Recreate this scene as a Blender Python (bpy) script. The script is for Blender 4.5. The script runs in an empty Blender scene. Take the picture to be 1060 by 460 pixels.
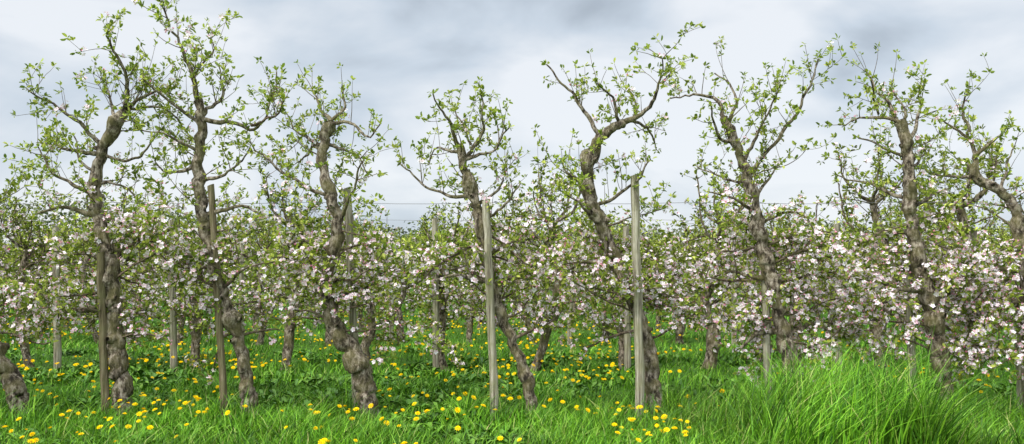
import bpy, math, random
import numpy as np
from mathutils import Vector
rng=np.random.default_rng(7); random.seed(7)
scene=bpy.context.scene
EYE=1.45; PITCH=math.radians(2.7); FPX=850.0
ROW=7.7
UP=np.array([0,0,1.0])

# ---------------------------------------------------------------- helpers
def survey(u,v,Y):
    """photo measurement -> metres on the vertical plane of an orchard row standing at distance Y"""
    dx=(u-530)/FPX; dz=(230-v)/FPX
    d=np.array([dx, math.cos(PITCH)-dz*math.sin(PITCH), math.sin(PITCH)+dz*math.cos(PITCH)])
    t=Y/d[1]
    return np.array([d[0]*t, Y, EYE+d[2]*t])
_tab=rng.random((256,256))
def vn(x,y,s=0):
    x=np.asarray(x,float)+s*17.3+500; y=np.asarray(y,float)+s*9.1+500
    xi=np.floor(x).astype(int); yi=np.floor(y).astype(int); fx=x-xi; fy=y-yi
    fx=fx*fx*(3-2*fx); fy=fy*fy*(3-2*fy)
    g=lambda a,b:_tab[a%256,b%256]
    return (g(xi,yi)*(1-fx)+g(xi+1,yi)*fx)*(1-fy)+(g(xi,yi+1)*(1-fx)+g(xi+1,yi+1)*fx)*fy
def gh(x,y):
    return 0.07*(vn(np.asarray(x)*.8,np.asarray(y)*.8,1)-.5)+0.03*(vn(np.asarray(x)*2.5,np.asarray(y)*2.5,2)-.5)
def norm(a):
    return a/np.maximum(np.linalg.norm(a,axis=-1,keepdims=True),1e-9)

def make_mesh(name,V,Q,MI,mats,smooth=None):
    me=bpy.data.meshes.new(name)
    V=np.asarray(V,np.float32); Q=np.asarray(Q,np.int32)
    me.vertices.add(len(V)); me.vertices.foreach_set('co',V.ravel())
    me.loops.add(Q.size); me.loops.foreach_set('vertex_index',Q.ravel())
    me.polygons.add(len(Q)); me.polygons.foreach_set('loop_start',np.arange(0,Q.size,4,dtype=np.int32))
    me.polygons.foreach_set('material_index',np.asarray(MI,np.int32))
    sm=np.ones(len(Q),bool) if smooth is None else smooth
    me.polygons.foreach_set('use_smooth',sm)
    for m in mats: me.materials.append(m)
    me.update(calc_edges=True)
    return me
def obj(name,me,parent=None,loc=(0,0,0)):
    o=bpy.data.objects.new(name,me); scene.collection.objects.link(o); o.location=loc
    if parent: o.parent=parent
    return o

# ---------------------------------------------------------------- materials
def newmat(name):
    m=bpy.data.materials.new(name); m.use_nodes=True; nt=m.node_tree; nt.nodes.clear()
    return m,nt
def N(nt,t,**k):
    n=nt.nodes.new(t)
    for a,b in k.items(): setattr(n,a,b)
    return n
def ramp(nt,stops):
    r=N(nt,'ShaderNodeValToRGB'); e=r.color_ramp.elements
    while len(e)<len(stops): e.new(.5)
    for i,(p,c) in enumerate(stops): e[i].position=p; e[i].color=(*c,1)
    return r
def foliage_mat(name,stops,trans=.35,rough=.55,tmul=1.3,spec=.3,var=(.72,1.2),ns=1.7):
    m,nt=newmat(name); L=nt.links.new
    g=N(nt,'ShaderNodeNewGeometry'); r=ramp(nt,stops); L(g.outputs['Random Per Island'],r.inputs[0])
    tc=N(nt,'ShaderNodeTexCoord'); no=N(nt,'ShaderNodeTexNoise'); no.inputs['Scale'].default_value=ns; no.inputs['Detail'].default_value=1
    L(tc.outputs['Object'],no.inputs['Vector'])
    mr=N(nt,'ShaderNodeMapRange'); mr.inputs[1].default_value=.3; mr.inputs[2].default_value=.7; mr.inputs[3].default_value=var[0]; mr.inputs[4].default_value=var[1]
    L(no.outputs[0],mr.inputs[0])
    vm=N(nt,'ShaderNodeVectorMath',operation='SCALE'); L(r.outputs[0],vm.inputs[0]); L(mr.outputs[0],vm.inputs['Scale'])
    p=N(nt,'ShaderNodeBsdfPrincipled' if spec>0 else 'ShaderNodeBsdfDiffuse')
    if spec>0:
        p.inputs['Roughness'].default_value=rough; p.inputs['Specular IOR Level'].default_value=spec; L(vm.outputs[0],p.inputs['Base Color'])
    else: L(vm.outputs[0],p.inputs['Color'])
    o=N(nt,'ShaderNodeOutputMaterial')
    if trans>0:
        t=N(nt,'ShaderNodeBsdfTranslucent'); v2=N(nt,'ShaderNodeVectorMath',operation='SCALE'); v2.inputs['Scale'].default_value=tmul
        L(vm.outputs[0],v2.inputs[0]); L(v2.outputs[0],t.inputs[0])
        mx=N(nt,'ShaderNodeMixShader'); mx.inputs[0].default_value=trans
        L(p.outputs[0],mx.inputs[1]); L(t.outputs[0],mx.inputs[2]); L(mx.outputs[0],o.inputs[0])
    else: L(p.outputs[0],o.inputs[0])
    return m
leafM=foliage_mat('apple_leaf',[(0,(.085,.14,.014)),(.35,(.18,.255,.026)),(.7,(.32,.40,.045)),(1,(.48,.51,.10))],trans=.35,var=(.72,1.15))
petalM=foliage_mat('blossom_petal',[(0,(.78,.46,.55)),(.25,(.84,.66,.72)),(.6,(.88,.80,.83)),(1,(.9,.87,.88))],trans=.25,tmul=1.0,spec=0,var=(.95,1.03))
budM=foliage_mat('blossom_bud',[(0,(.6,.14,.24)),(.5,(.72,.32,.42)),(1,(.8,.5,.58))],trans=0,spec=0,var=(.95,1.03))
leafD=foliage_mat('orchard_leaf',[(0,(.085,.13,.015)),(.35,(.17,.235,.03)),(.7,(.29,.35,.055)),(1,(.43,.46,.11))],trans=0,spec=0,var=(.7,1.2))
petalD=foliage_mat('orchard_blossom',[(0,(.66,.44,.50)),(.3,(.76,.62,.66)),(.7,(.82,.74,.77)),(1,(.86,.82,.84))],trans=0,spec=0,var=(.95,1.03))
grassM=foliage_mat('grass_blade',[(0,(.022,.075,.005)),(.3,(.06,.18,.009)),(.65,(.135,.34,.016)),(.93,(.26,.51,.035)),(1,(.48,.46,.18))],trans=0,rough=.45,spec=.2,var=(.55,1.2),ns=.9)
weedM=foliage_mat('weed_leaf',[(0,(.035,.10,.008)),(.5,(.08,.2,.012)),(1,(.16,.31,.025))],trans=0,rough=.5)
yelM=foliage_mat('dandelion_petal',[(0,(.85,.5,.0)),(.5,(.93,.64,.005)),(1,(.95,.76,.02))],trans=0,spec=0,var=(.95,1.03))
farM=foliage_mat('far_foliage',[(0,(.07,.095,.045)),(.5,(.14,.165,.075)),(1,(.25,.27,.15))],trans=0,spec=0,ns=.15)

def bark_mat(name,dark,mid,light,moss,bd=.03):
    m,nt=newmat(name); L=nt.links.new
    tc=N(nt,'ShaderNodeTexCoord'); mp=N(nt,'ShaderNodeMapping'); mp.inputs['Scale'].default_value=(1,1,.5)
    L(tc.outputs['Object'],mp.inputs[0])
    n1=N(nt,'ShaderNodeTexNoise'); n1.inputs['Scale'].default_value=26; n1.inputs['Detail'].default_value=5; n1.inputs['Roughness'].default_value=.72
    n2=N(nt,'ShaderNodeTexNoise'); n2.inputs['Scale'].default_value=7; n2.inputs['Detail'].default_value=3
    L(mp.outputs[0],n1.inputs['Vector']); L(tc.outputs['Object'],n2.inputs['Vector'])
    r=ramp(nt,[(.41,dark),(.5,mid),(.61,light)]); L(n1.outputs[0],r.inputs[0])
    mr=N(nt,'ShaderNodeMapRange'); mr.inputs[1].default_value=.45; mr.inputs[2].default_value=.62; L(n2.outputs[0],mr.inputs[0])
    mx=N(nt,'ShaderNodeMix',data_type='RGBA'); mx.inputs['B'].default_value=(*moss,1)
    mm=N(nt,'ShaderNodeMath',operation='MULTIPLY'); mm.inputs[1].default_value=.6; L(mr.outputs[0],mm.inputs[0]); L(mm.outputs[0],mx.inputs['Factor']); L(r.outputs[0],mx.inputs['A'])
    b=N(nt,'ShaderNodeBump'); b.inputs['Strength'].default_value=1; b.inputs['Distance'].default_value=bd; L(n1.outputs[0],b.inputs['Height'])
    p=N(nt,'ShaderNodeBsdfPrincipled'); p.inputs['Roughness'].default_value=.9; p.inputs['Specular IOR Level'].default_value=.15
    L(mx.outputs['Result'],p.inputs['Base Color']); L(b.outputs[0],p.inputs['Normal'])
    o=N(nt,'ShaderNodeOutputMaterial'); L(p.outputs[0],o.inputs[0]); return m
barkM=bark_mat('apple_bark',(.035,.028,.02),(.15,.12,.085),(.38,.33,.26),(.16,.145,.06))
twigM=bark_mat('apple_twig',(.05,.036,.025),(.12,.088,.06),(.2,.157,.115),(.12,.11,.055),.01)
postM=bark_mat('weathered_wood',(.13,.11,.08),(.29,.265,.19),(.44,.41,.32),(.23,.23,.12),.012)
postM2=bark_mat('mossy_wood',(.07,.055,.03),(.15,.12,.07),(.24,.2,.13),(.14,.14,.06),.012)
for pm in (postM,postM2):
    for n in pm.node_tree.nodes:
        if n.type=='MAPPING': n.inputs['Scale'].default_value=(1.9,1.9,.08)

# ---------------------------------------------------------------- builder
class B:
    def __init__(s): s.V=[];s.Q=[];s.M=[];s.S=[];s.n=0; s.T=[]; s.F=[]
    def add(s,v,q,mi,smooth=True):
        s.V.append(v); s.Q.append(q+s.n); s.M.append(np.full(len(q),mi)); s.S.append(np.full(len(q),smooth)); s.n+=len(v)
    def tube(s,P,R,ns,mat,knob=0.):
        P=np.asarray(P,float); k=len(P)
        T=norm(np.gradient(P,axis=0))
        a=np.array([1,0,0.]) if abs(T[0][0])<.8 else np.array([0,1.,0])
        Ns=np.zeros((k,3)); nn=norm(np.cross(T[0],a))
        for i in range(k):
            nn=nn-T[i]*np.dot(nn,T[i]); nn=nn/max(np.linalg.norm(nn),1e-9); Ns[i]=nn
        Bs=np.cross(T,Ns)
        an=np.arange(ns)*2*math.pi/ns
        rr=np.asarray(R,float)[:,None]*np.ones(ns)[None]
        if knob>0:
            ph=rng.random()*50
            rr=rr*(1+knob*(2*vn(np.arange(k)[:,None]*.45+ph,an[None]*1.1+ph,3)-1)+knob*.8*(2*vn(np.arange(k)[:,None]*.17+ph,np.zeros(ns)[None]+ph,4)-1))
        v=P[:,None]+rr[...,None]*(np.cos(an)[None,:,None]*Ns[:,None]+np.sin(an)[None,:,None]*Bs[:,None])
        i=np.arange(k-1)[:,None]*ns; j=np.arange(ns)[None]; j2=(j+1)%ns
        q=np.stack([i+j,i+j2,i+ns+j2,i+ns+j],-1).reshape(-1,4)
        s.add(v.reshape(-1,3),q,mat)
    def finish(s,leaf_lo=4,leaf_hi=8,size=1.0,petals=5):
        if s.T:
            P=np.array([t[0] for t in s.T]); D=np.array([t[1] for t in s.T]); sc=np.array([t[2] for t in s.T])
            cnt=rng.integers(leaf_lo,leaf_hi,len(P)); idx=np.repeat(np.arange(len(P)),cnt); n=len(idx)
            d=norm(norm(D[idx])*.5+norm(rng.normal(size=(n,3)))*.9+UP*.2)
            sd=norm(np.cross(d,norm(rng.normal(size=(n,3))*.6+UP))); nm=np.cross(sd,d)
            L=(rng.uniform(.026,.06,n)*sc[idx]*size)[:,None]
            p0=P[idx]+d*.006+rng.normal(0,.006,(n,3))
            tp=[(0,0,0),(.3,.2,.07),(.72,.2,.03),(1,0,-.14),(.72,-.2,.03),(.3,-.2,.07)]
            w=rng.uniform(.8,1.3,(n,1))
            vs=np.stack([p0+L*(a*d+b*w*sd+c*nm) for a,b,c in tp],1).reshape(-1,3)
            o=np.arange(n)[:,None]*6
            q=np.concatenate([o+np.array([[0,1,2,3]]),o+np.array([[0,3,4,5]])],0)
            s.add(vs,q,2,True)
        if s.F:
            P=np.array([t[0] for t in s.F]); D=norm(np.array([t[1] for t in s.F])); bud=np.array([t[2] for t in s.F])
            for kind,mi in ((0,3),(1,4)):
                sel=np.where(bud==kind)[0]
                if len(sel)==0: continue
                p=P[sel]; d=D[sel]; n=len(sel)
                a=norm(np.cross(d,rng.normal(size=(n,3)))); b=np.cross(d,a)
                R=(rng.uniform(.015,.026,n) if kind==0 else rng.uniform(.006,.011,n))[:,None]*size
                cup=rng.uniform(.1,.55,(n,1)) if kind==0 else np.full((n,1),1.6)
                vs=[]; K=petals; wd=.55*5/K
                for k in range(K):
                    t=k*2*math.pi/K
                    for rad,off,h in ((.05,0,0),(.8,-wd,.8),(1.05,0,1.0),(.8,wd,.8)):
                        vs.append(p+R*(rad*(math.cos(t+off)*a+math.sin(t+off)*b)+cup*h*d))
                vs=np.stack(vs,1).reshape(-1,3)
                o=np.arange(n)[:,None,None]*(4*K)+np.arange(K)[None,:,None]*4
                q=(o+np.arange(4)[None,None]).reshape(-1,4)
                s.add(vs,q,mi,True)
    def mesh(s,name,far=False):
        return make_mesh(name,np.concatenate(s.V),np.concatenate(s.Q),np.concatenate(s.M),[barkM,twigM,leafD if far else leafM,petalD if far else petalM,budM],np.concatenate(s.S))

def rv(): 
    return norm(rng.normal(size=3))
FN=(3,6)
def tuft(b,p,d,blossom,sc=1.0,leafp=1.0):
    if rng.random()<leafp: b.T.append((p,d,sc))
    if rng.random()<blossom:
        for _ in range(rng.integers(*FN)):
            dd=norm(d*.5+rv()*.8+UP*.3); b.F.append((p+dd*rng.uniform(.015,.05),dd,1 if rng.random()<.25 else 0))
def grow(b,p,d,L,r,lvl,up,wig,leaf,blos,seg=.055,cd=7,tsc=1.0):
    n=max(3,int(L/seg)); P=[p]; d=norm(d)
    dirs=[d]
    for i in range(n):
        d=norm(d+rng.normal(0,wig,3)+UP*up); P.append(P[-1]+d*seg); dirs.append(d)
    P=np.array(P); R=np.linspace(r,max(r*.4,.0018),n+1)
    b.tube(P,R,6 if r>.014 else (4 if r>.006 else 3),1 if r<.016 else 0,.15 if r>.01 else 0)
    for i in range(1,n+1):
        if rng.random()<leaf or i==n:
            o=norm(np.cross(dirs[i],rv())*.9+dirs[i]*.4+UP*.35)
            q=P[i]+o*rng.uniform(.008,.035)
            if i==n: o=dirs[i]; q=P[i]
            bl=blos(q[2]) if callable(blos) else blos
            tuft(b,q,o,bl,tsc)
    if lvl>0:
        for _ in range(rng.poisson(L*cd)):
            i=rng.integers(1,n+1); o=norm(np.cross(dirs[i],rv())+dirs[i]*rng.uniform(.2,.8)+UP*rng.uniform(0,.5))
            grow(b,P[i],o,L*rng.uniform(.25,.6),max(R[i]*.6,.0025),lvl-1,up,wig*1.1,leaf,blos,seg,cd,tsc)
def smooth_poly(P,step=.04,jit=.006,depth=.0):
    P=np.asarray(P,float)
    if len(P)<3: P=np.array([P[0],(P[0]+P[1])/2,P[1]])
    E=np.vstack([2*P[0]-P[1],P,2*P[-1]-P[-2]]); out=[]
    for i in range(1,len(E)-2):
        a,bb,c,d=E[i-1],E[i],E[i+1],E[i+2]; m=max(2,int(np.linalg.norm(c-bb)/step))
        for t in np.arange(m)/m:
            out.append(.5*((2*bb)+(-a+c)*t+(2*a-5*bb+4*c-d)*t*t+(-a+3*bb-3*c+d)*t**3))
    out.append(P[-1]); out=np.array(out)
    n=len(out); ph=rng.random(3)*9
    for ax in range(3):
        out[1:,ax]+=jit*np.sin(np.arange(1,n)*.9+ph[ax])+rng.normal(0,jit*.5,n-1)
    if depth: out[:,1]+=depth*np.linspace(0,1,n)**1.1
    return out
def blosfun(top=.05,low=.6,z0=1.5,z1=2.1):
    return lambda z: low if z<z0 else (top if z>z1 else low+(top-low)*(z-z0)/(z1-z0))

def crown_tree(b,trunk,tw,limbs,lower=10,zlo=.7,zhi=1.85,mid=5,seg=.055,bl=None,limb_cd=11,leafd=.55,tsc=1.0,droop=0,lowlen=(.4,.8),step=.04,lowleaf=None,lowcd=7,side=False,top_sc=1.0,ns=12):
    bl=bl or blosfun(); lowleaf=lowleaf or leafd*1.2
    T=smooth_poly(trunk,step,.008); n=len(T)
    h=np.linspace(0,1,n); R=.5*(tw[0]+(tw[1]-tw[0])*h**.7)
    flare=np.exp(-(T[:,2]-T[0,2])/.07)*.3; R=R*(1+flare)
    # burrs and pruning swellings
    for _ in range(6):
        c=rng.integers(n//6,n); R=R*(1+rng.uniform(.08,.28)*np.exp(-((np.arange(n)-c)/(.06/step+.6))**2))
    b.tube(T,R,ns,0,.24)
    def at(z): return int(np.argmin(abs(T[:,2]-z)))
    for _ in range(11):
        i=rng.integers(n//4,n-2); o=norm(np.array([rng.normal(),rng.normal(),.2])); r=R[i]*rng.uniform(.35,.65)
        b.tube([T[i],T[i]+o*R[i]*.9,T[i]+o*R[i]*1.5],[r*1.25,r,r*.45],7,0,.2)
    for k in range(lower):
        z=zlo+(zhi-zlo)*(k+rng.random())/lower; i=at(z); a=k*2.4+rng.uniform(-.5,.5)
        ca,sa=math.cos(a),math.sin(a)
        if side and sa<-.3: sa*=.45; ca=math.copysign(max(abs(ca),.7),ca)   # few limbs point out into the alley
        o=np.array([ca,sa*.9,rng.uniform(-.05,.4)])
        grow(b,T[i],o,rng.uniform(*lowlen),rng.uniform(.009,.016),2,-.01-droop,.16,lowleaf,bl,seg,lowcd,tsc)
    ts=tsc*top_sc
    for k in range(mid):
        z=zhi+(T[-1,2]-zhi)*(k+rng.random())/mid; i=at(z); a=rng.random()*6.28
        grow(b,T[i],np.array([math.cos(a),math.sin(a),.5]),rng.uniform(.25,.65),.007,1,.05,.14,leafd,bl,seg,5,ts)
    for pts,w0,w1,dep in limbs:
        Lm=smooth_poly(pts,.04,.008,dep); m=len(Lm); RR=np.linspace(1,0,m)**1.3*(w0-w1)/2+w1/2
        b.tube(Lm,RR,7,0 if w0>.03 else 1,.18)
        TT=norm(np.gradient(Lm,axis=0)); length=m*.04
        for _ in range(rng.poisson(length*limb_cd)+1):
            i=rng.integers(max(1,m//6),m)
            if rng.random()<.42:   # straight water shoot
                o=norm(np.cross(TT[i],rv())*.55+TT[i]*.2+UP*1.0)
                grow(b,Lm[i],o,rng.uniform(.15,.45),rng.uniform(.003,.0048),0,.02,.05,leafd*.7,bl,seg,0,ts*.9)
            else:
                o=norm(np.cross(TT[i],rv())*1.0+TT[i]*.25+UP*.35)
                grow(b,Lm[i],o,rng.uniform(.1,.40),rng.uniform(.003,.006),1,.03,.12,leafd*.92,bl,seg,4,ts)
        for i in range(2,m):
            if rng.random()<.3:
                o=norm(np.cross(TT[i],rv())+UP*.5); tuft(b,Lm[i]+o*(RR[i]+.015),o,bl(Lm[i,2]),ts)
        tuft(b,Lm[-1],TT[-1],bl(Lm[-1,2]),ts*1.1)

# ---------------------------------------------------------------- front row of apple trees
front=[
 dict(t=[(24,430),(14,398),(-6,362),(-28,330),(-45,270),(-55,210),(-50,160)],w=(24,12),
      l=[([(-50,160),(-80,120),(-100,90)],8,3),([(-50,190),(-20,170),(-5,150)],7,2),([(-52,170),(-40,120),(-55,80)],8,3),([(-45,260),(-10,245),(15,235)],8,3),([(-52,220),(-20,215),(5,200)],7,2)]),
 dict(t=[(129,436),(126,395),(119,345),(116,300),(108,255),(98,215),(97,185),(104,155),(118,130),(128,112)],w=(25,13),
      l=[([(126,115),(138,88),(134,62),(130,48)],8,2.5),([(106,152),(78,122),(42,97)],7,2),([(104,160),(62,152),(24,143)],7,2),
         ([(124,116),(150,98),(182,88)],6,2),([(104,160),(140,165),(168,135)],6,2),([(97,200),(58,182),(40,152)],7,2),
         ([(128,112),(155,108),(172,120),(178,140)],5,2),([(120,125),(100,90),(92,78)],6,2),([(98,190),(120,190),(145,210)],5,2),([(98,180),(82,165),(75,140)],5,2),
         ([(116,312),(85,322),(45,320),(34,332)],13,5),([(109,262),(145,246),(178,232)],10,3),([(101,225),(70,215),(45,222)],8,3)],bare=(130,105)),
 dict(t=[(258,436),(254,385),(243,335),(230,298),(219,258),(212,215),(207,175),(211,135),(209,105)],w=(20,11),
      l=[([(209,108),(203,75),(190,42),(179,14)],8,2),([(210,125),(240,128),(268,132),(281,100),(286,72)],7,2),([(210,130),(184,108),(168,92)],6,2),
         ([(212,122),(228,95),(218,62)],6,2),([(262,131),(292,124),(305,112)],4,2),([(207,172),(170,178),(148,165)],6,2),
         ([(210,190),(245,178),(268,158)],6,2),([(205,80),(222,50),(214,35)],4,1.6),([(208,160),(185,145),(160,140)],5,2),([(214,225),(250,215),(275,222)],8,3),([(222,268),(185,262),(165,250)],9,3)]),
 dict(t=[(384,436),(376,395),(365,365),(350,345),(340,312),(341,275),(351,242),(346,208),(334,170),(338,140),(343,125)],w=(25,11),
      l=[([(343,127),(326,105),(314,84)],7,2),([(342,128),(355,108),(350,92)],6,2),([(342,130),(368,130),(386,148),(402,138)],6,2),
         ([(336,152),(305,135),(286,112)],6,2),([(346,208),(312,190),(285,170),(266,150)],6,2),([(350,232),(368,205),(384,172)],7,2),
         ([(336,160),(322,150),(300,165)],5,2),([(340,150),(365,158),(380,178)],5,2),([(343,322),(365,300),(392,296)],10,3),([(344,262),(318,250),(300,255)],8,3)]),
 dict(t=[(553,438),(547,400),(537,368),(522,335),(510,298),(501,252),(492,208),(480,172),(476,150)],w=(18,10),
      l=[([(477,156),(464,125),(451,106)],7,2),([(480,168),(500,138),(498,98)],7,2),([(480,165),(510,158),(527,136)],6,2),
         ([(491,205),(455,200),(430,185),(414,168)],6,2),([(492,215),(515,195),(525,172)],6,2),([(478,160),(450,150),(440,165)],5,2),
         ([(488,150),(478,125),(470,112)],4,2),([(496,232),(520,215),(540,190)],6,2),([(508,292),(475,285),(450,290)],9,3),([(503,262),(535,250),(560,255)],8,3)]),
 dict(t=[(681,440),(675,400),(670,355),(655,310),(640,272),(622,232),(609,195),(610,165),(624,140),(645,128)],w=(23,12),
      l=[([(622,143),(602,112),(585,90),(565,68)],8,2.5),([(645,128),(666,118),(676,98),(678,72)],8,2),([(640,130),(632,105),(614,92)],6,2),
         ([(650,126),(672,130),(686,150)],5,2),([(609,190),(590,182),(582,165)],6,2),([(655,124),(660,100),(650,88)],5,2),
         ([(620,228),(598,212),(585,205)],7,2),([(642,278),(610,270),(590,280)],9,3),([(650,300),(690,280),(712,290)],9,3),([(616,215),(650,195),(668,170)],6,2)]),
 dict(t=[(822,436),(824,390),(814,345),(803,300),(793,255),(783,212),(774,175),(762,142),(752,120)],w=(23,11),
      l=[([(753,122),(745,100),(722,94),(700,97)],7,2),([(756,128),(768,102),(765,78),(752,66)],6,2),([(776,180),(800,150),(822,115),(836,70)],7,2),
         ([(764,148),(742,142),(730,115)],6,2),([(782,205),(806,180),(822,160)],6,2),([(772,168),(785,135),(800,98)],6,2),
         ([(785,218),(755,205),(728,200)],6,2),([(778,190),(750,178),(735,165)],5,2),([(814,345),(790,345),(772,362)],12,4),([(800,290),(765,282),(745,290)],9,3),([(815,350),(850,338),(880,348)],11,3)]),
 dict(t=[(984,436),(975,380),(965,320),(953,270),(944,220),(941,180),(939,150),(932,126)],w=(26,13),
      l=[([(934,130),(922,98),(911,68)],7,2),([(940,152),(962,118),(977,82)],8,2),([(932,126),(905,118),(885,126)],7,2),
         ([(941,175),(968,160),(985,148)],6,2),([(936,140),(945,105),(938,84)],6,2),([(944,210),(915,190),(885,178)],7,2),([(941,165),(915,150),(895,140)],5,2),
         ([(944,215),(975,200),(1000,190)],7,2),([(910,118),(896,105),(880,92)],4,2),([(960,300),(925,300),(895,315)],10,3),([(962,310),(1000,312),(1022,330)],10,3)]),
 dict(t=[(1080,436),(1072,380),(1064,300),(1060,250),(1056,215),(1040,198),(1020,185),(1014,170)],w=(20,11),
      l=[([(1016,175),(1018,148),(1004,128),(988,118)],8,2.5),([(1010,135),(1002,110),(1004,90)],5,2),([(1016,160),(1035,140),(1040,128)],6,2),
         ([(1040,198),(1052,170),(1062,150)],6,2),([(1018,182),(995,180),(975,170)],6,2),([(1062,280),(1030,280),(1010,290)],9,3),([(1066,310),(1035,325),(1020,345)],9,3)]),
]
def build_front(spec,k):
    b=B(); s=ROW/FPX*.88
    Y=ROW
    base=survey(*spec['t'][0],Y)
    tr=[survey(u,v,Y) for u,v in spec['t']]
    dy=rng.uniform(-.08,.08,len(tr)); 
    tr=[p+np.array([0,d,0]) for p,d in zip(tr,np.cumsum(dy)*.5)]
    tr[0][2]=-.06
    limbs=[]
    for pts,w0,w1 in spec['l']:
        P=[survey(u,v,Y) for u,v in pts]
        i=int(np.argmin([np.linalg.norm((q-P[0])[[0,2]]) for q in tr])); P=[p+np.array([0,tr[i][1]-Y,0]) for p in P]
        limbs.append((P,w0*s*.85,w1*s*.8,rng.uniform(-.45,.45)))
    right=spec['t'][0][0]>760
    crown_tree(b,tr,(spec['w'][0]*s*.9,spec['w'][1]*s*.92),limbs,lower=16 if right else 12,zlo=.5 if right else .7,droop=.03 if right else 0,
               lowlen=(.45,.95) if right else (.4,.85),bl=blosfun(.05,.88 if right else .66,1.4,2.25),side=True,leafd=.6,lowleaf=.62,top_sc=.95,step=.03,ns=14)
    if 'bare' in spec:
        for _ in range(14):
            p=survey(spec['bare'][0]+rng.uniform(-6,14),spec['bare'][1]+rng.uniform(-8,8),Y)
            a=rng.uniform(-.2,1.2); grow(b,p,np.array([a,rng.normal()*.5,.9]),rng.uniform(.3,.6),.004,0,.07,.05,.06,.0)
    b.finish(4,8,1.03)
    o=np.array([base[0],Y,0])
    for v in b.V: v-=o
    return b.mesh('apple_tree_mesh'), o
for k,s in enumerate(front):
    me,o=build_front(s,k)
    obj('apple_tree',me,loc=o)

# ---------------------------------------------------------------- generic orchard trees
def generic(H,lod):
    b=B()
    lean=rng.uniform(-.25,.25); bend=rng.uniform(-.2,.2); zs=[-.06,.35,.7,1.05,1.4,H*.7]
    tr=[np.array([lean*(z/2)+bend*math.sin(z*1.7)+rng.normal(0,.03),rng.normal(0,.05),z]) for z in zs]
    tr[0][:2]=0
    limbs=[]
    for j in range(6):
        a=j*1.05+rng.uniform(-.4,.4); s=tr[-1] if j<4 else tr[-2]; L=H*.2+rng.uniform(-.1,.2)
        m=s+np.array([math.cos(a)*L*.55,math.sin(a)*L*.55,L*.4]); e=m+np.array([math.cos(a)*L*.15,math.sin(a)*L*.15,L*rng.uniform(.3,.8)])
        limbs.append(([s,m,e],.045,.015,0))
    global FN
    FN=(3,6) if lod==0 else (2,4)
    crown_tree(b,tr,(.14,.07),limbs,lower=13 if lod==0 else 12,zlo=.42,zhi=1.6,mid=4,seg=.075 if lod==0 else .12,bl=blosfun(.1,.42 if lod==0 else .5,1.35,2.2),limb_cd=7 if lod==0 else 5,leafd=.6,tsc=1.05,
               step=.08,lowcd=6 if lod==0 else 4)
    b.finish(4,7,1.12 if lod==0 else 1.5,5 if lod==0 else 3)
    FN=(3,6)
    return b.mesh('apple_tree_generic_mesh',True)
gen0=[generic(h,0) for h in (2.3,2.6,2.1,2.7,2.4)]
gen1=[generic(h,1) for h in (2.2,2.5,2.1,2.4)]
def place(x,y,name,parent=None,hs=1.0,g=None):
    g=g or gen0
    o=obj(name,g[rng.integers(len(g))],parent,(x,y,float(gh(x,y))))
    o.rotation_euler=(0,0,rng.uniform(0,6.28)); s=rng.uniform(.86,1.08)*hs; o.scale=(s,s,s*rng.uniform(.92,1.06)); return o
for x in (-6.1,-7.4,-8.7,6.4,7.7,9.0): place(x,ROW,'apple_tree',hs=1.3)
Y2=11.0
for u in (-150,-60,30,118,205,290,376,462,552,645,735,825,915,1000,1090,1180): 
    p=survey(u,382,Y2); place(p[0]+rng.normal(0,.05),Y2+rng.normal(0,.08),'apple_tree',hs=1.2 if u in (290,552,735,915,1000) else .97)
far=bpy.data.objects.new('distant_apple_orchard',None); scene.collection.objects.link(far)
y=14.3
while y<50:
    half=y*.66+3; x=-half+rng.random()
    while x<half:
        place(x+rng.normal(0,.14),y+rng.normal(0,.1),'tree',far,.93 if y<30 else 1.0,gen0 if y<17 else gen1); x+=1.25 if y<30 else 1.6
    y+=3.3 if y<30 else 5
nf=len(far.children)
# ---------------------------------------------------------------- posts and wire
def post(bot,top,dia,mat,Y,name='fence_post'):
    a=survey(*bot,Y); c=survey(*top,Y); a[2]=-.1
    n=14; P=np.array([a+(c-a)*t for t in np.linspace(0,1,n)]); P[1:-1]+=rng.normal(0,.003,(n-2,3))
    b=B(); ns=10
    b.tube(P,np.full(n,dia/2)*np.linspace(1.05,.93,n),ns,0,.09)
    ring=b.V[0][-ns:]; ring[:,2]+= (ring[:,0]-ring[:,0].mean())*.35
    q=np.array([[0,1,2,3],[0,3,4,9],[4,5,8,9],[5,6,7,8]])
    b.add(ring.copy()+np.array([0,0,.0005]),q,0,False)
    o=np.array([a[0],Y,0])
    for v in b.V: v-=o
    obj(name,make_mesh(name,np.concatenate(b.V),np.concatenate(b.Q),np.concatenate(b.M),[mat],np.concatenate(b.S)),loc=o)
post((110,432),(104,262),.075,postM2,7.62)
post((234,434),(218,192),.065,postM2,7.6)
post((371,425),(359,195),.08,postM,7.9)
post((513,436),(503,207),.08,postM,7.58)
post((663,438),(657,181),.082,postM,7.55)
post((796,430),(791,245),.075,postM,7.85)
post((945,430),(941,255),.075,postM,7.9)
post((1058,425),(1052,225),.085,postM,7.9)
for u in (452,650,868,1010,180,60): post((u,383),(u-2,226+rng.uniform(0,14)),.09,postM,10.9)
for u in (405,590,760,905,250): post((u,360),(u,243),.09,postM,14.2)
wb=B()
for Y,z in ((7.7,2.0),(11.0,2.0)):
    xs=np.linspace(-14,14,90); wb.tube(np.stack([xs,np.full(90,Y+.03),z-.015*np.sin(xs*1.7)**2],1),np.full(90,.0022),4,0)
wm,nt=newmat('galvanised_wire'); p=N(nt,'ShaderNodeBsdfPrincipled'); p.inputs['Base Color'].default_value=(.2,.2,.2,1); p.inputs['Metallic'].default_value=.6; p.inputs['Roughness'].default_value=.5
o_=N(nt,'ShaderNodeOutputMaterial'); nt.links.new(p.outputs[0],o_.inputs[0])
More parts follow.
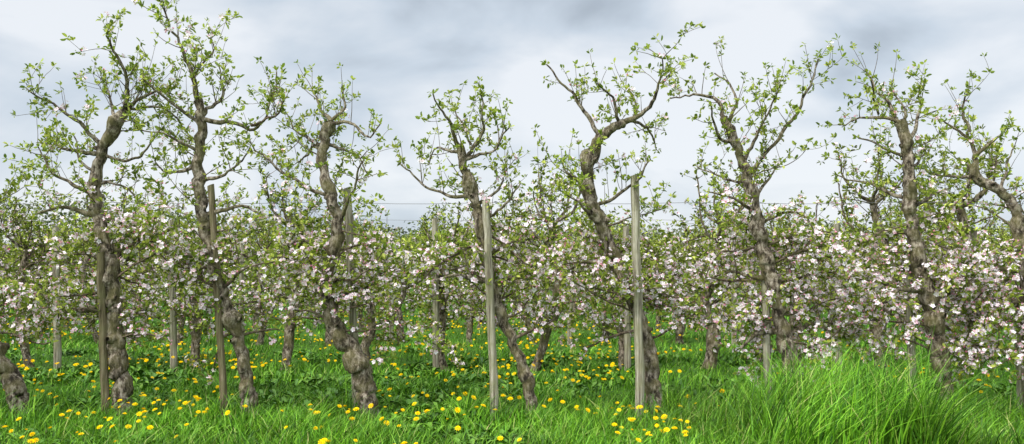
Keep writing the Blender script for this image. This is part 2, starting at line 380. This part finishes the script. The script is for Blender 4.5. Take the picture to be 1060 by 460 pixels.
obj('trellis_wire',make_mesh('trellis_wire',np.concatenate(wb.V),np.concatenate(wb.Q),np.concatenate(wb.M),[wm]))

# ---------------------------------------------------------------- ground
gx=np.unique(np.concatenate([np.linspace(-25,25,200),np.array([-600,-300,-120,-60,-35,35,60,120,300,600])]))
gy=np.unique(np.concatenate([np.linspace(-5,35,160),np.array([-600,-200,-50,-15,45,60,90,140,250,600,900])]))
X,Yg=np.meshgrid(gx,gy); Z=gh(X,Yg); 
V=np.stack([X,Yg,Z],-1).reshape(-1,3); nx=len(gx)
i=np.arange(len(gy)-1)[:,None]*nx; j=np.arange(nx-1)[None]; Q=np.stack([i+j,i+j+1,i+nx+j+1,i+nx+j],-1).reshape(-1,4)
m,nt=newmat('grassy_soil'); L=nt.links.new
tc=N(nt,'ShaderNodeTexCoord'); n1=N(nt,'ShaderNodeTexNoise'); n1.inputs['Scale'].default_value=6; n1.inputs['Detail'].default_value=8; n1.inputs['Roughness'].default_value=.7
L(tc.outputs['Object'],n1.inputs['Vector']); r=ramp(nt,[(.3,(.035,.045,.012)),(.5,(.045,.11,.012)),(.7,(.10,.22,.018))]); L(n1.outputs[0],r.inputs[0])
p=N(nt,'ShaderNodeBsdfPrincipled'); p.inputs['Roughness'].default_value=.95; p.inputs['Specular IOR Level'].default_value=.1; L(r.outputs[0],p.inputs['Base Color'])
bm=N(nt,'ShaderNodeBump'); bm.inputs['Distance'].default_value=.05; L(n1.outputs[0],bm.inputs['Height']); L(bm.outputs[0],p.inputs['Normal'])
o_=N(nt,'ShaderNodeOutputMaterial'); L(p.outputs[0],o_.inputs[0])
obj('ground',make_mesh('ground',V,Q,np.zeros(len(Q)),[m]))

# ---------------------------------------------------------------- grass
def blades(x,y,h,w,lean,segs=2,windx=.15):
    n=len(x); a=rng.uniform(0,2*math.pi,n); z=gh(x,y)-.01
    la=rng.uniform(0,2*math.pi,n); lx=np.cos(la)*lean+windx*h; ly=np.sin(la)*lean
    wx=np.cos(a)*w/2; wy=np.sin(a)*w/2; vs=[]
    for s in range(segs+1):
        t=s/segs; k=t**1.8; ww=(1-t**1.6)*.95+.05
        cx=x+lx*k; cy=y+ly*k; cz=z+h*(t-.25*t*t*np.minimum(1,lean/np.maximum(h,1e-3)))
        vs+= [np.stack([cx-wx*ww,cy-wy*ww,cz],1),np.stack([cx+wx*ww,cy+wy*ww,cz],1)]
    V=np.stack(vs,1).reshape(-1,3); o=np.arange(n)[:,None,None]*(2*(segs+1))
    q=(o+np.array([[2*s,2*s+1,2*s+3,2*s+2] for s in range(segs)])[None]).reshape(-1,4)
    return V,q
def scatter(n,y0,y1,pw=1.0):
    u=rng.random(n)**pw; y=y0+(y1-y0)*u; x=(rng.random(n)*2-1)*(y*.68+1.5); return x,y
gb=B()
for n,y0,y1,w in ((70000,4.6,9.2,.008),(50000,9.2,16,.012),(40000,16,36,.024)):
    x,y=scatter(n,y0,y1,.9)
    c=vn(x*1.6,y*1.6,5); c2=vn(x*5,y*5,6); h=(.035+.15*c**2+.13*c2**2.2)*rng.uniform(.5,1.35,n)
    h*=1+1.1*np.exp(-((y-7.5)/.5)**2)*c
    v,q=blades(x,y,h,w*rng.uniform(.6,1.4,n),h*rng.uniform(.2,1.0,n)); gb.add(v,q,0)
for cx,cy,hh,rad,cnt in [(-1.75,6.75,.29,.16,600),(-1.45,6.5,.25,.2,500),(-1.2,6.9,.24,.15,350),(-2.6,6.5,.18,.3,400),(.3,6.7,.18,.25,400),(-3.6,6.7,.22,.3,400),(1.0,6.55,.24,.25,500),(-4.0,7.2,.22,.2,300),(-.6,6.4,.18,.3,400),(1.35,6.9,.32,.2,500),(.75,7.2,.2,.2,300),(-2.9,7.1,.2,.2,300)]:
    x=cx+rng.normal(0,rad,cnt); y=cy+rng.normal(0,rad*.8,cnt); h=hh*rng.uniform(.4,1.15,cnt)
    v,q=blades(x,y,h,rng.uniform(.005,.012,cnt),h*rng.uniform(.2,1.1,cnt),3); gb.add(v,q,0)
def tall(n,x0,x1,y0,y1,h0,h1):
    x=rng.uniform(x0,x1,n); y=rng.uniform(y0,y1,n)
    x+=.12*(vn(x*4,y*4,31)-.5); edge=np.clip((x-x0)/.45,.25,1)*np.clip((x1-x)/.4+.35,.35,1)
    h=(h0+(h1-h0)*rng.random(n)**1.5)*edge*(.45+.9*vn(x*3,y*3,8))
    lean=h*rng.uniform(.1,.8,n)*np.where(rng.random(n)<.12,1.6,1)
    v,q=blades(x,y,h,rng.uniform(.006,.015,n),lean,4,.22); gb.add(v,q,0)
tall(5600,1.5,3.4,6.0,7.4,.34,.86)
tall(5200,3.0,7.0,6.0,7.4,.16,.44)
tall(2800,1.1,1.9,6.1,7.3,.15,.35)
obj('grass',make_mesh('grass',np.concatenate(gb.V),np.concatenate(gb.Q),np.concatenate(gb.M),[grassM],np.concatenate(gb.S)))

# ---------------------------------------------------------------- broad-leaved weeds + dandelions
wb=B(); n=5200; x,y=scatter(n,5.2,13,1.1); keep=vn(x*1.3,y*1.3,11)>.42; x=x[keep]; y=y[keep]; n=len(x)
idx=np.repeat(np.arange(n),6); m_=len(idx); a=rng.uniform(0,6.28,m_); px=x[idx]; py=y[idx]; pz=gh(px,py)
d=norm(np.stack([np.cos(a),np.sin(a),rng.uniform(.3,1.2,m_)],1)); sd=norm(np.cross(d,UP)); nm=np.cross(sd,d)
L_=rng.uniform(.05,.15,m_)[:,None]; p0=np.stack([px,py,pz],1)
vs=np.stack([p0+L_*(t*d+s_*sd+c*nm) for t,s_,c in [(0,0,0),(.35,.1,.03),(.75,.16,0),(1,0,-.2),(.75,-.16,0),(.35,-.1,.03)]],1).reshape(-1,3)
o=np.arange(m_)[:,None]*6; wb.add(vs,np.concatenate([o+np.array([[0,1,2,3]]),o+np.array([[0,3,4,5]])],0),0)
obj('weeds',make_mesh('weeds',np.concatenate(wb.V),np.concatenate(wb.Q),np.concatenate(wb.M),[weedM]))

db=B(); n=12000; x,y=scatter(n,5.8,21,1.0)
pr=np.clip((vn(x*.9,y*.9,13)-.33)*2.6,0,1)*np.where(x*7.7/np.maximum(y,1)>1.7,np.where(y>8.5,.5,.1),1.0)
k=rng.random(n)<pr*.4; x=x[k]; y=y[k]; n=len(x)
h=rng.uniform(.08,.2,n)+.03; gz=gh(x,y)
v,q=blades(x,y,h,np.full(n,.005),np.full(n,.0001),2,0); db.add(v,q,1)
c=np.stack([x,y,gz+h-.012],1); tl=norm(np.stack([rng.normal(0,.35,n),rng.normal(-.3,.35,n),np.ones(n)],1))
A=norm(np.cross(tl,np.array([1,0,0.]))); Bv=np.cross(tl,A); R=rng.uniform(.016,.031,n)[:,None]
for lay,(rr,hh,w) in enumerate(((1,.18,.24),(.72,.42,.24),(.42,.55,.26))):
    vs=[]
    K=9
    for kk in range(K):
        t=kk*2*math.pi/K+lay*.3
        for rad,off,z in ((.05,0,0),(.75*rr,-w,hh*.8),(rr,0,hh),(.75*rr,w,hh*.8)):
            vs.append(c+R*(rad*(math.cos(t+off)*A+math.sin(t+off)*Bv)+z*tl))
    vs=np.stack(vs,1).reshape(-1,3); o=np.arange(n)[:,None,None]*(4*K)+np.arange(K)[None,:,None]*4
    db.add(vs,(o+np.arange(4)[None,None]).reshape(-1,4),0)
obj('dandelions',make_mesh('dandelions',np.concatenate(db.V),np.concatenate(db.Q),np.concatenate(db.M),[yelM,grassM]))

# ---------------------------------------------------------------- distant tree line
tb=B(); n=45000
x=rng.uniform(-90,90,n); yy=rng.uniform(72,84,n)
top=2.8+2.4*vn(x*.12,yy*.02,21)+1.3*vn(x*.4,yy*.3,22)+2.6*np.clip((-12-x)/22,0,1)
z=top*rng.random(n)**.6
c=np.stack([x,yy,z],1); a=norm(rng.normal(size=(n,3))); b_=norm(np.cross(a,rng.normal(size=(n,3)))); s_=rng.uniform(.09,.24,n)[:,None]
vs=np.stack([c-a*s_,c-b_*s_*.6,c+a*s_,c+b_*s_*.6],1).reshape(-1,3)
tb.add(vs,np.arange(n*4).reshape(-1,4),0)
obj('distant_tree_line',make_mesh('distant_tree_line',np.concatenate(tb.V),np.concatenate(tb.Q),np.concatenate(tb.M),[farM]))

# ---------------------------------------------------------------- sky
SUN_EL=math.radians(48); SUN_AZ=math.radians(225)   # behind the camera, to the left
dv=Vector((math.sin(SUN_AZ)*math.cos(SUN_EL),math.cos(SUN_AZ)*math.cos(SUN_EL),math.sin(SUN_EL)))
w=bpy.data.worlds.new('World'); scene.world=w; w.use_nodes=True; nt=w.node_tree; nt.nodes.clear(); L=nt.links.new
sky=N(nt,'ShaderNodeTexSky',sky_type='NISHITA'); sky.sun_disc=False; sky.sun_elevation=SUN_EL; sky.sun_rotation=SUN_AZ
bg1=N(nt,'ShaderNodeBackground'); bg1.inputs[1].default_value=.12; L(sky.outputs[0],bg1.inputs[0])
tc=N(nt,'ShaderNodeTexCoord'); mp=N(nt,'ShaderNodeMapping'); mp.inputs['Scale'].default_value=(1,1,2.2); L(tc.outputs['Generated'],mp.inputs[0])
n1=N(nt,'ShaderNodeTexNoise'); n1.inputs['Scale'].default_value=4.6; n1.inputs['Detail'].default_value=5; n1.inputs['Roughness'].default_value=.48; n1.inputs['Distortion'].default_value=.3
L(mp.outputs[0],n1.inputs['Vector'])
val=n1.outputs[0]
def math_(op,a,b):
    m=N(nt,'ShaderNodeMath',operation=op)
    for i,v in enumerate((a,b)):
        if isinstance(v,(int,float)): m.inputs[i].default_value=v
        else: L(v,m.inputs[i])
    return m.outputs[0]
def blob(u,v,ru,rv_,amp):
    d=survey(u,v,1.0)-np.array([0,0,EYE]); d=d/np.linalg.norm(d)
    s=N(nt,'ShaderNodeVectorMath',operation='SUBTRACT'); L(tc.outputs['Generated'],s.inputs[0]); s.inputs[1].default_value=d
    m=N(nt,'ShaderNodeVectorMath',operation='MULTIPLY'); L(s.outputs[0],m.inputs[0]); m.inputs[1].default_value=(FPX/ru,1.2,FPX/rv_)
    ln=N(nt,'ShaderNodeVectorMath',operation='LENGTH'); L(m.outputs[0],ln.inputs[0])
    mr=N(nt,'ShaderNodeMapRange',interpolation_type='SMOOTHSTEP'); L(ln.outputs['Value'],mr.inputs[0]); mr.inputs[1].default_value=1; mr.inputs[2].default_value=0; mr.inputs[3].default_value=0; mr.inputs[4].default_value=amp
    return mr.outputs[0]
v=math_('MULTIPLY',math_('SUBTRACT',val,.5),2.0); v=math_('ADD',v,.86)
for bl in ((500,0,280,100,-.62),(900,48,130,65,-.42),(640,40,140,60,-.2),(700,120,190,80,.2),(150,170,320,110,.15),(980,130,140,60,.12)):
    v=math_('ADD',v,blob(*bl))
r=ramp(nt,[(0,(.33,.375,.43)),(.3,(.47,.535,.61)),(.6,(.64,.72,.81)),(1,(.90,.935,.98))]); L(v,r.inputs[0])
sp=N(nt,'ShaderNodeSeparateXYZ'); L(tc.outputs['Generated'],sp.inputs[0])
mr=N(nt,'ShaderNodeMapRange',interpolation_type='SMOOTHSTEP'); L(sp.outputs[2],mr.inputs[0]); mr.inputs[1].default_value=.38; mr.inputs[2].default_value=.9; mr.inputs[3].default_value=1.0; mr.inputs[4].default_value=2.4
dt=N(nt,'ShaderNodeVectorMath',operation='DOT_PRODUCT'); L(tc.outputs['Generated'],dt.inputs[0]); dt.inputs[1].default_value=dv
mr2=N(nt,'ShaderNodeMapRange',interpolation_type='SMOOTHSTEP'); L(dt.outputs['Value'],mr2.inputs[0]); mr2.inputs[1].default_value=.1; mr2.inputs[2].default_value=1; mr2.inputs[3].default_value=0; mr2.inputs[4].default_value=2.0
bg2=N(nt,'ShaderNodeBackground'); L(r.outputs[0],bg2.inputs[0]); L(math_('ADD',mr.outputs[0],mr2.outputs[0]),bg2.inputs[1])
mx=N(nt,'ShaderNodeMixShader'); mx.inputs[0].default_value=.9; L(bg1.outputs[0],mx.inputs[1]); L(bg2.outputs[0],mx.inputs[2])
ow=N(nt,'ShaderNodeOutputWorld'); L(mx.outputs[0],ow.inputs[0])
sd_=bpy.data.lights.new('sun','SUN'); sd_.energy=2.5; sd_.angle=math.radians(9); sd_.color=(1,.93,.82)
so=bpy.data.objects.new('sun',sd_); scene.collection.objects.link(so)
so.rotation_euler=dv.to_track_quat('Z','Y').to_euler(); so.location=(0,-5,12)

# ---------------------------------------------------------------- camera
cd=bpy.data.cameras.new('camera'); cam=bpy.data.objects.new('camera',cd); scene.collection.objects.link(cam)
cam.location=(0,0,EYE); cam.rotation_euler=(math.radians(90)+PITCH,0,0); cd.sensor_width=36; cd.lens=FPX/1060*36; cd.clip_end=2000; cd.clip_start=.05
scene.camera=cam
scene.view_settings.view_transform='Standard'; scene.view_settings.look='None'; scene.view_settings.exposure=0
print('far',nf)
